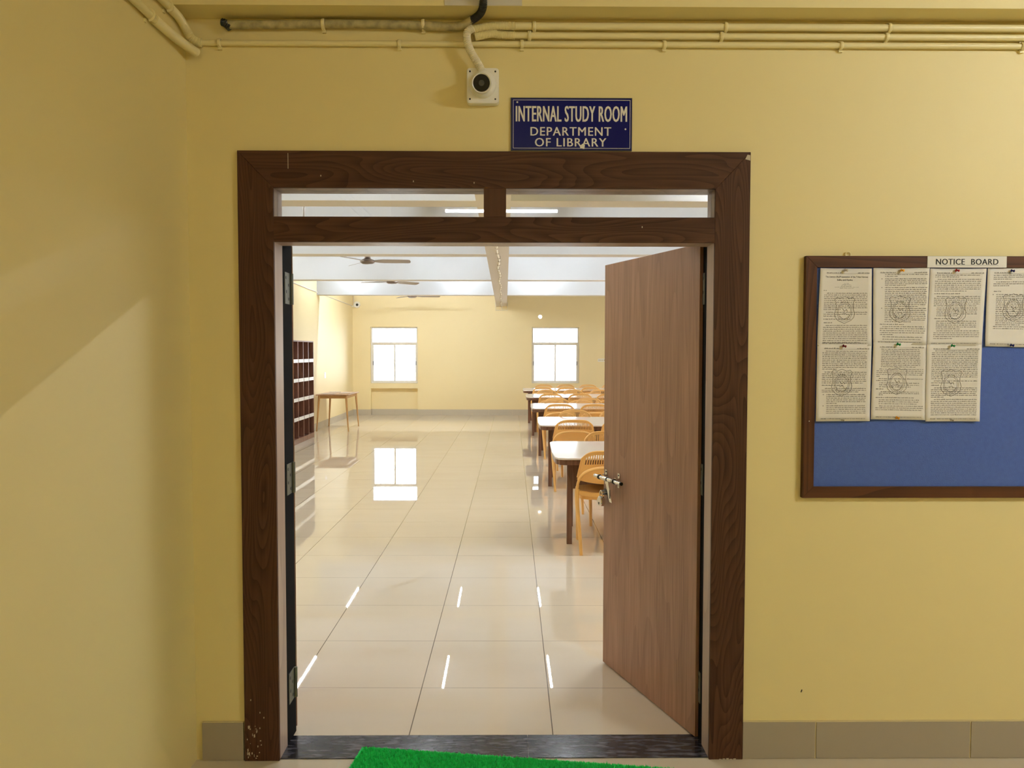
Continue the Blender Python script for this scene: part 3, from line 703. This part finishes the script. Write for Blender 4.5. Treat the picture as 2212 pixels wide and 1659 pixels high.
    shp = [(-1, -.78), (-.8, -.93), (-.45, -.86), (0, -1), (.45, -.86), (.8, -.93), (1, -.78), (.86, -.45), (.86, -.1), (1, .25), (.92, .55), (.62, .78), (.25, .9), (0, 1), (-.25, .9), (-.62, .78), (-.92, .55), (-1, .25), (-.86, -.1), (-.86, -.45), (-1, -.78)]
    m.tube([S(*p) for p in shp], .0009, 4)
    for rr in (.62, .74): m.tube([S(rr * math.cos(a), .12 + rr * .95 * math.sin(a)) for a in [2 * PI * k / 28 for k in range(29)]], .0006, 4)
    for k in range(9):
        a = PI * .15 + k * PI * .7 / 8; m.tube([S(.5 * math.cos(a), .12 + .5 * math.sin(a)), S(.6 * math.cos(a + .1), .12 + .6 * math.sin(a + .1))], .0012, 5)
    for px in (-.35, -.15, .05, .25): m.tube([S(px, -.62), S(px + .08, -.55)], .0010, 5)
    m.tube([S(-.2, -.1), S(0, .1), S(.2, -.05), S(.28, .1)], .0012, 5); m.tube([S(-.22, .3), S(.05, .22), S(.25, .35)], .0010, 5)
    m.build('watermark', 'ink_grey', sh)
# push pins
PC = {'grey': (0.55, 0.52, 0.47), 'orange': (0.75, 0.33, 0.02), 'red': (0.32, 0.012, 0.02), 'navy': (0.01, 0.015, 0.12), 'maroon': (0.16, 0.01, 0.015), 'green': (0.01, 0.26, 0.06), 'emerald': (0.01, 0.24, 0.07), 'clear': (0.45, 0.40, 0.30)}
for k, v in PC.items(): pbr('pin_' + k, v, 0.25)
for x, z, col, lab in ((1.297, 1.911, 'grey', 'grey push pin at the top of the titled sheet'), (1.512, 1.911, 'orange', 'orange push pin at the top of the second sheet'), (1.723, 1.911, 'red', 'red push pin below the NOTICE BOARD heading'),
                       (1.935, 1.910, 'navy', 'navy push pin at the top of the rightmost sheet'), (1.293, 1.622, 'maroon', 'dark red push pin at the top of the lower left sheet'), (1.501, 1.629, 'green', 'green push pin on the middle sheet of the lower row'),
                       (1.710, 1.624, 'emerald', 'green push pin on the rightmost sheet of the lower row'), (1.503, 1.347, 'orange', 'orange push pin at the bottom of the middle lower sheet'), (1.937, 1.626, 'navy', 'navy push pin at the bottom of the rightmost sheet'),
                       (1.292, 1.339, 'clear', 'small dull pin at the bottom of the lower left sheet'), (1.713, 1.339, 'clear', 'small dull pin at the bottom of the lower right sheet')):
    s_ = .7 if col == 'clear' else 1.0
    y0 = -.022 if z > 1.65 else -.027
    pn = MB().lathe([(.0056 * s_, 0), (.0056 * s_, .0016), (.0028 * s_, .003), (.0030 * s_, .0075), (.0050 * s_, .0095), (.0048 * s_, .0115), (.001, .012)], 14,
               Matrix.Translation((x, y0, z)) @ Matrix.Rotation(PI / 2 + .25, 4, 'X') @ Matrix.Rotation(.55, 4, 'Y')).build('push_pin', 'pin_' + col, smooth=True)
    tag(pn, lab, 'push pin')
# mark on the wall
tag(MB().prism([(1.162, .262), (1.166, .262), (1.169, .272), (1.165, .273)], -.001, 0, 'y').build('nail_stub', 'dirt_dark'), 'tiny dark nail stub low on the wall beneath the notice board', 'nail')

# ================================================================== GREEN MAT
ga = -.139
gm = thing('door_mat', 'bright green artificial grass mat lying askew before the threshold', 'mat', (-.565, .056, .003), ga)
MB().box(0, 1.22, -.80, 0, 0, .012).build('backing', 'mat_green', gm, bevel=.006)
random.seed(3); m = MB(); vs = []; fs = []
for k in range(70000):
    x = random.uniform(.001, 1.219); y = -random.uniform(.001, .799)
    if k < 22000: y = -random.uniform(.0, .20)
    z = .011; a = random.uniform(0, 2 * PI); h = random.uniform(.006, .016) * (.7 + .5 * math.sin(x * 190) * math.sin(y * 170 + x * 60)); w = .0026; l = random.uniform(0, .006)
    b = random.uniform(0, 2 * PI); i = len(vs)
    vs += [(x - w * math.cos(a), y - w * math.sin(a), z), (x + w * math.cos(a), y + w * math.sin(a), z), (x + l * math.cos(b), y + l * math.sin(b), z + h)]
    fs.append((i, i + 1, i + 2))
for k in range(9000):   # rim tufts leaning out over the edges
    t = random.random(); z = random.uniform(.0, .012)
    x, y, dx, dy = (random.uniform(0, 1.22), 0, 0, 1) if k % 2 else (0, -random.uniform(0, .8), -1, 0)
    i = len(vs); w = .0022; h = random.uniform(.003, .009)
    vs += [(x - w * dy, y - w * dx, z), (x + w * dy, y + w * dx, z), (x + dx * h, y + dy * h, z + random.uniform(.0, .008))]; fs.append((i, i + 1, i + 2))
m.add(vs, fs); o = m.build('pile', 'mat_pile', gm); o['kind'] = 'stuff'

# ================================================================== TUBE LIGHTS
def tube_light(x, y, z, mat, label, along='y', wall=False, group=None):
    t = thing('tube_light', label, 'ceiling light', (x, y, z), 0 if along == 'y' else PI / 2, group)
    if wall:
        MB().box(-.02, .02, -.61, .61, -.02, .025).build('housing', 'switch_white', t)
        MB().tube([(.034, -.59, 0), (.034, .59, 0)], .014, 12).build('tube', mat, t, smooth=True)
        for q in (-.61, .59): MB().box(.015, .045, q, q + .02, -.018, .018).build('end_cap', 'switch_white', t)
    else:
        MB().box(-.02, .02, -.61, .61, .0, .045).build('housing', 'switch_white', t)
        MB().tube([(0, -.59, -.012), (0, .59, -.012)], .0135, 12).build('tube', mat, t, smooth=True)
        for q in (-.61, .59): MB().box(-.016, .016, q, q + .02, -.026, .0).build('end_cap', 'switch_white', t)
    return t
bays = ['second bay from the door', 'third bay from the door', 'fourth bay from the door', 'bay by the back wall']
cols = ['by the rack wall', 'left of the long beam', 'above the aisle', 'above the tables', 'beyond the tables']
for j, yy in enumerate((5.08, 8.62, 12.20, 13.85)):
    for i, xx in enumerate((-3.02, -.90, .68, 2.85, 5.6)):
        if j == 3 and i < 4: continue
        tube_light(xx, yy, ZC - .045, 'tube_glow_room', 'white tube light on the ceiling %s, %s' % (cols[i], bays[j]), group='tube lights on the study room ceiling')
for xx, w_ in ((-3.02, 'left corner'), (-.90, 'left half')):  # unseen tubes added to lift the floor and door leaf near the doorway
    tube_light(xx, 2.0, ZC - .045, 'tube_glow_room', 'added unseen fill tube on the ceiling of the bay nearest the door, ' + w_, group='tube lights on the study room ceiling')
t = tube_light(1.95, 3.01, 3.265, 'tube_glow_beam', 'bright tube light on the first cross beam, facing the doorway', 'x', True); t.rotation_euler = (0, 0, -PI / 2)
tube_light(6.2, 2.0, ZC - .045, 'tube_glow_room', 'white tube light on the ceiling of the bay nearest the door, far right', group='tube lights on the study room ceiling')
for xx, w_ in ((-2.7, 'nearer the rack wall'), (-1.15, 'beside the long beam')):  # unseen tubes added behind the last beam to brighten the back wall
    t = tube_light(xx, 13.18, 3.08, 'tube_glow_back_fill', 'added unseen fill tube on the far face of the last cross beam, ' + w_, 'x', True)
# hallway lights: on the wall opposite the door (seen mirrored in the transom glass)
t = tube_light(-.04, -5.18, 3.08, 'tube_glow_rear', 'white tube light on the rear hallway wall, mirrored in the transom glass', 'x', True)
t = tube_light(3.6, -2.55, ZC - .045, 'tube_glow_hall', 'white tube light on the hallway ceiling opposite the notice board', 'x')

# ================================================================== CEILING FANS
def make_fan():
    f = thing('ceiling_fan', '', 'fan')
    MB().lathe([(.02, -.045), (.075, -.04), (.105, -.02), (.11, 0), (.095, .018), (.055, .032), (.04, .035)], 28).build('motor', 'fan_brown', f, smooth=True)
    MB().lathe([(.030, .03), (.05, .045), (.038, .10), (.028, .105)], 20).build('canopy', 'fan_brown', f, smooth=True)
    MB().tube([(0, 0, .03), (0, 0, .26)], .010, 10).build('down_rod', 'fan_blade', f)
    for k in range(3):
        a = k * 2 * PI / 3 + .05; c, s_ = math.cos(a), math.sin(a)
        m = MB()
        def P(r, w, dz): return (r * c - w * s_, r * s_ + w * c, dz)
        pts = [(.10, .025), (.17, .05), (.24, .062), (.60, .058), (.63, .045), (.64, 0), (.63, -.045), (.60, -.058), (.24, -.062), (.17, -.05), (.10, -.025)]
        top_ = [P(r, w, .003 - w * .30) for r, w in pts]; bot = [P(r, w, -.002 - w * .30) for r, w in pts]; n = len(pts)
        m.add(top_ + bot, [tuple(range(n - 1, -1, -1)), tuple(range(n, 2 * n))] + [(i, (i + 1) % n, n + (i + 1) % n, n + i) for i in range(n)])
        m.build('blade', 'fan_blade', f)
    return f
fan = make_fan(); kids(fan)
FANS = [(-1.99, 4.75, 2.82, .0, 'brown ceiling fan nearest the door, its rod seen through the transom'), (-2.05, 8.62, 2.945, .0, 'brown ceiling fan with grey blades, largest in view through the doorway'),
        (-2.15, 11.82, 2.930, .75, 'brown ceiling fan in the middle of the row of fans'), (-2.13, 14.82, 2.875, .1, 'brown ceiling fan farthest away, before the back wall')]
for i, (x, y, z, a, lab) in enumerate(FANS):
    f = fan if i == 0 else copy_tree(fan)
    f.location = (x, y, z); f.rotation_euler = (0, 0, a); tag(f, lab, 'fan', 'ceiling fans in the study room')

# ================================================================== READING TABLES
def table_outline(L_, W_, n=8):
    # boat ended: ends taper in, corners rounded
    q = [(.0, .42), (.004, .10), (.014, .055), (.036, .022), (.075, .004), (.12, 0.0)]; p_ = [(.15, W_), (.095, W_ - .004), (.058, W_ - .02), (.036, W_ - .05), (.024, W_ - .10)]
    raw = q + [(L_ - x, y) for x, y in reversed(q)] + [(L_ - x, y) for x, y in reversed(p_)] + p_
    return raw
def make_table():
    t = thing('reading_table', '', 'table'); L_, W_ = 2.45, 1.18
    o = table_outline(L_, W_)
    def ins(k): return [(x + (k if x < L_ / 2 else -k), y + (k if y < W_ / 2 else -k)) for x, y in o]
    MB().prism(o, .733, .750).build('table_top', 'laminate_white', t, bevel=.004)
    MB().prism(ins(.008), .690, .733).build('apron', 'table_wood', t, bevel=.004)
    for x, y in ((.140, .24), (.205, .90), (L_ - .16, .24), (L_ - .16, .90)):
        MB().box(x - .022, x + .022, y - .022, y + .022, 0, .690).build('leg', 'table_wood', t, bevel=.002)
    MB().box(.19, L_ - .19, .585, .603, .40, .690).build('modesty_panel', 'table_wood', t)
    return t
TY = [3.18, 5.96, 8.66, 11.55, 14.15]
tb = make_table(); kids(tb)
TW = ['nearest the door', 'second from the door', 'third from the door', 'fourth from the door', 'farthest from the door, before the back wall']
for i, y in enumerate(TY):
    t = tb if i == 0 else copy_tree(tb)
    t.location = (.395, y, 0); tag(t, 'long white topped reading table on brown legs, ' + TW[i], 'table', 'reading tables in a row')

# ================================================================== CHAIRS
def make_chair():
    c = thing('slatted_chair', '', 'chair')
    def hw(z):
        if z < .69: return .235 + (.69 - z) * .22
        return .235 - (z - .69) * .22
    ZT = .818
    def back(u, z):
        # u -1..1
        w = hw(z)
        y = -.205 - (z - .5) * .20 + .055 * u * u
        return (u * w, y, z)
    def ztop(u): return ZT - .012 * u * u - .055 * abs(u) ** 6
    def zbot(u): return .552 + .03 * u * u
    # slatted panel: columns of slats and slots
    NS = 21; us = []
    edge = .10
    us.append(-1.0); us.append(-1 + edge)
    inner = 2 - 2 * edge
    for k in range(NS):
        a = -1 + edge + inner * k / NS
        us.append(a + inner / NS * .62 if k < NS else a); us.append(a + inner / NS)
    us = [-1.0, -.97, -.93] + [-1 + edge + inner * (k + f) / NS for k in range(NS) for f in (0, .48)] + [1 - edge, .93, .97, 1.0]
    rows = ['b0', 'b1', 'b2', 's0', 's1', 's2', 't0', 't1']
    def zr(r, u):
        zt, zb = ztop(u), zbot(u); s0 = .700 + .012 * (1 - u * u); s1 = zt - .026
        return {'b0': zb, 'b1': zb + (s0 - zb) * .33, 'b2': zb + (s0 - zb) * .66, 's0': s0, 's1': s0 + (s1 - s0) * .33, 's2': s0 + (s1 - s0) * .66, 't0': s1, 't1': zt}[r]
    vs = [back(u, zr(r, u)) for r in rows for u in us]; n = len(us); fs = []
    for j in range(len(rows) - 1):
        for i in range(n - 1):
            slotrow = rows[j] in ('s0', 's1', 's2')
            isslot = slotrow and 3 <= i < 3 + 2 * NS and (i - 3) % 2 == 1
            if not isslot: fs.append((j * n + i, j * n + i + 1, (j + 1) * n + i + 1, (j + 1) * n + i))
    MB().add(vs, fs).build('backrest', 'mustard_plastic', c, solid=.011, smooth=False)
    # rounded rim of the back
    rim = [back(-1, .60), back(-1, .66), back(-1, .71)] + [back(u, zr('t1', u)) for u in [-1 + 2 * k / 28 for k in range(29)]] + [back(1, .71), back(1, .66), back(1, .60)]
    MB().tube(rim, .0085, 8).build('back_rim', 'mustard_plastic', c, smooth=True)
    # hoop across the back joining the rear legs
    hoop = smooth_path([(-.262, -.215, .50), (-.258, -.235, .56), (-.235, -.258, .618), (-.19, -.275, .660), (-.11, -.287, .686), (0, -.292, .693), (.11, -.287, .686), (.19, -.275, .660), (.235, -.258, .618), (.258, -.235, .56), (.262, -.215, .50)], 4)
    MB().tube(hoop, .0155, 10, flat=(.75, 1.0)).build('back_hoop', 'mustard_plastic', c, smooth=True)
    for s_ in (-1, 1):
        MB().tube(smooth_path([(s_ * .232, -.285, 0.0), (s_ * .242, -.262, .15), (s_ * .256, -.230, .32), (s_ * .263, -.214, .44), (s_ * .262, -.215, .515)], 5), [.0165 + .0075 * min(1, k / 18) for k in range(21)], 10, flat=(.8, 1)).build('leg', 'mustard_plastic', c, smooth=True)
        MB().tube(smooth_path([(s_ * .212, .235, 0.0), (s_ * .216, .228, .20), (s_ * .222, .215, .44)], 5), [.0165 + .0045 * k / 10 for k in range(11)], 10, flat=(.85, 1)).build('leg', 'mustard_plastic', c, smooth=True)
    # seat with drooping side aprons
    pts = []
    for k in range(40):
        a = 2 * PI * k / 40; ca, sa = math.cos(a), math.sin(a); e = .42
        pts.append((.248 * abs(ca) ** e * (1 if ca > 0 else -1), .01 + .232 * abs(sa) ** e * (1 if sa > 0 else -1)))
    m = MB(); n = len(pts)
    def lay(k, z, dish=0): return [(x * k, .01 + (y - .01) * k, z) for x, y in pts]
    ring = lay(.93, .425) + lay(1.0, .43) + lay(1.0, .468) + lay(.95, .474) + lay(.6, .466)
    fs = [tuple(range(n - 1, -1, -1))]
    for j in range(4): fs += [(j * n + i, j * n + (i + 1) % n, (j + 1) * n + (i + 1) % n, (j + 1) * n + i) for i in range(n)]
    fs.append(tuple(range(4 * n, 5 * n))); m.add(ring, fs); m.build('seat', 'mustard_plastic', c, smooth=True)
    MB().tube([(-.258, -.216, .488), (-.15, -.228, .470), (0, -.232, .464), (.15, -.228, .470), (.258, -.216, .488)], .019, 8, flat=(.6, 1)).build('rear_rail', 'mustard_plastic', c, smooth=True)
    return c
ch = make_chair(); kids(ch)
ORD = ['seat nearest the aisle', 'second seat in', 'third seat in', 'innermost seat']
FX = [(.82, 1.36, 1.90, 2.45), (.80, 1.34, 1.88, 2.44), (.82, 1.35, 1.90, 2.45), (.86, 1.40, 1.94, 2.48), (.83, 1.36, 1.90, 2.45)]
BXs = [(.99, 1.53, 2.07, 2.61), (.93, 1.47, 2.01, 2.55), (.86, 1.40, 1.94, 2.48), (.85, 1.40, 1.95, 2.49), (.92, 1.45, 1.98, 2.52)]
random.seed(9); first = True
for i, y in enumerate(TY):
    for side in (0, 1):
        for k in range(4):
            c = ch if first else copy_tree(ch); first = False
            if side == 0: c.location = (FX[i][k], y + .145 + (0 if k == 0 else random.uniform(-.03, .03)), 0); c.rotation_euler = (0, 0, random.uniform(-.03, .03)); c.scale = (.95, 1, 1)
            else: c.location = (BXs[i][k], y + 1.18 - .03 + random.uniform(-.02, .03), 0); c.rotation_euler = (0, 0, PI + random.uniform(-.03, .03)); c.scale = (.95, 1, 1)
            tag(c, 'mustard slatted chair, %s, %s side of the %s table' % (ORD[k], 'door' if side == 0 else 'window', ['nearest', 'second', 'third', 'fourth', 'farthest'][i]), 'chair', 'mustard slatted chairs at the reading tables')

# ================================================================== PIGEONHOLE RACK
rk = thing('pigeonhole_rack', 'brown wooden pigeonhole rack with white shelf strips against the left wall', 'rack', (XL + .012, 10.14, 0))
Dp, Ln, H = .245, 1.42, 1.795
m = MB(); m.box(0, Dp, 0, .02, 0, H).box(0, Dp, Ln - .02, Ln, 0, H).box(0, Dp, .02, Ln - .02, H - .02, H).box(0, Dp, .02, Ln - .02, 0, .09).box(0, .006, .02, Ln - .02, .09, H - .02)
m.build('carcass', 'shelf_wood', rk, bevel=.001)
for k in range(1, 4):
    y = Ln * k / 4; MB().box(.006, Dp - .006, y - .013, y + .013, .09, H - .02).build('divider', 'shelf_wood', rk)
for k in range(1, 5):
    z = .09 + (H - .11) * k / 5
    s_ = MB().box(.006, Dp - .012, .02, Ln - .02, z - .009, z + .009).build('shelf', 'shelf_wood', rk)
    for q in range(4):
        MB().box(Dp - .012, Dp + .002, Ln * q / 4 + .022, Ln * (q + 1) / 4 - .022, z - .03, z + .03).build('label_strip', 'switch_white', s_)
# ================================================================== SMALL TABLE with newspapers
st = thing('side_table', 'small wooden table with splayed legs in the left corner', 'table', (-3.80, 12.55, 0))
TWd, TL_ = .66, 1.12
MB().box(0, TWd, 0, TL_, .722, .742).build('table_top', 'newtable_top', st, bevel=.006)
m = MB(); m.box(.05, TWd - .05, .05, .07, .66, .722).box(.05, TWd - .05, TL_ - .07, TL_ - .05, .66, .722).box(.05, .07, .07, TL_ - .07, .66, .722).box(TWd - .07, TWd - .05, .07, TL_ - .07, .66, .722); m.build('apron', 'light_wood', st)
for sx, x0, x1 in ((-1, .06, .012), (1, TWd - .06, TWd - .012)):
    for y0, y1 in ((.06, .015), (TL_ - .06, TL_ - .015)):
        MB().tube([(x1, y1, 0), (x0, y0, .722)], [.012, .024], 10).build('leg', 'light_wood', st, smooth=True)
for x, y, w, h, a, lab in ((.08, .12, .26, .36, .1, 'folded newspaper nearest the edge of the small corner table'), (.36, .50, .24, .30, -.1, 'folded newspaper at the middle of the small corner table'), (.10, .78, .24, .26, .2, 'folded newspaper at the far end of the small corner table')):
    o = MB().box(0, w, 0, h, 0, .008).build('newspaper', 'newsprint', loc=(-3.80 + x, 12.55 + y, .742), rotz=a, bevel=.002); tag(o, lab, 'newspaper')
# ================================================================== wall fittings in the room
tag(MB().box(-.002, .008, -.06, .06, -.06, .06).build('switch_plate', 'switch_white', loc=(XL + .002, 13.55, 1.10), bevel=.003), 'white switch plate on the left wall of the study room above the small table', 'switch')
sb = thing('switch_board', 'white switch board with small switches on the back wall by the open door', 'switch', (2.47, YB, 1.395))
MB().box(-.125, .125, -.012, 0, -.035, .035).build('board_plate', 'switch_white', sb, bevel=.003)
for k in range(5): MB().box(-.105 + k * .042, -.080 + k * .042, -.017, -.012, -.018, .018).build('switch_rocker', 'grout_yellow', sb)
c2 = thing('security_camera', 'small white round security camera high in the far left corner of the room', 'security camera', (-3.70, YB - .16, 2.775))
MB().lathe([(.02, 0), (.075, 0), (.082, .02), (.075, .05), (.02, .055)], 24, Matrix.Translation((0, .03, 0)) @ Ry).build('camera_body', 'camera_white', c2, smooth=True)
MB().lathe([(.03, 0), (.032, .01), (.005, .02)], 20, Matrix.Translation((.008, -.024, -.002)) @ Ry).build('lens', 'camera_black', c2, smooth=True)
MB().box(-.145, -.02, .02, .10, -.06, -.02).build('bracket', 'conduit_cream', c2)
wl = thing('wall_conduit', 'thin cream conduit sloping along the left wall to the far security camera', 'conduit')
MB().tube(smooth_path([(XL + .012, 4.0, 2.97), (XL + .012, 8.0, 2.93), (XL + .012, 11.0, 2.85), (XL + .012, 13.5, 2.80), (XL + .012, 16.5, 2.75)], 4), .009, 8).build('pipe', 'beam_cream', wl, smooth=True)
MB().tube([(XL + .03, YB - .02, 2.77), (XL + .03, YB - .02, ZC - .02)], .009, 8).build('drop_pipe', 'beam_cream', wl, smooth=True)
bc = thing('beam_conduit', 'cream conduit tied along the underside of the long ceiling beam', 'conduit')
cp = [(-.085 + .012 * math.sin(k * 1.3), .4 + k * .4, 2.738 - .004 * math.cos(k * 2.1)) for k in range(40)]
MB().tube(smooth_path(cp, 3), .013, 8).build('pipe', 'conduit_cream', bc, smooth=True)
for k in range(0, 40, 1): MB().box(cp[k][0] - .018, cp[k][0] + .018, cp[k][1] - .012, cp[k][1] + .012, cp[k][2] - .018, 2.75).build('clip', 'beam_cream', bc)
MB().tube([(-.085, YB - .35, 2.735), (-.085, YB - .02, 2.735), (-.085, YB - .02, 2.64)], .012, 8).tube([(-.24, YB - .02, 2.85), (-.24, YB - .02, 2.65), (.055, YB - .02, 2.65), (.055, YB - .02, 2.85)], .010, 8).build('loop_pipe', 'conduit_cream', bc)
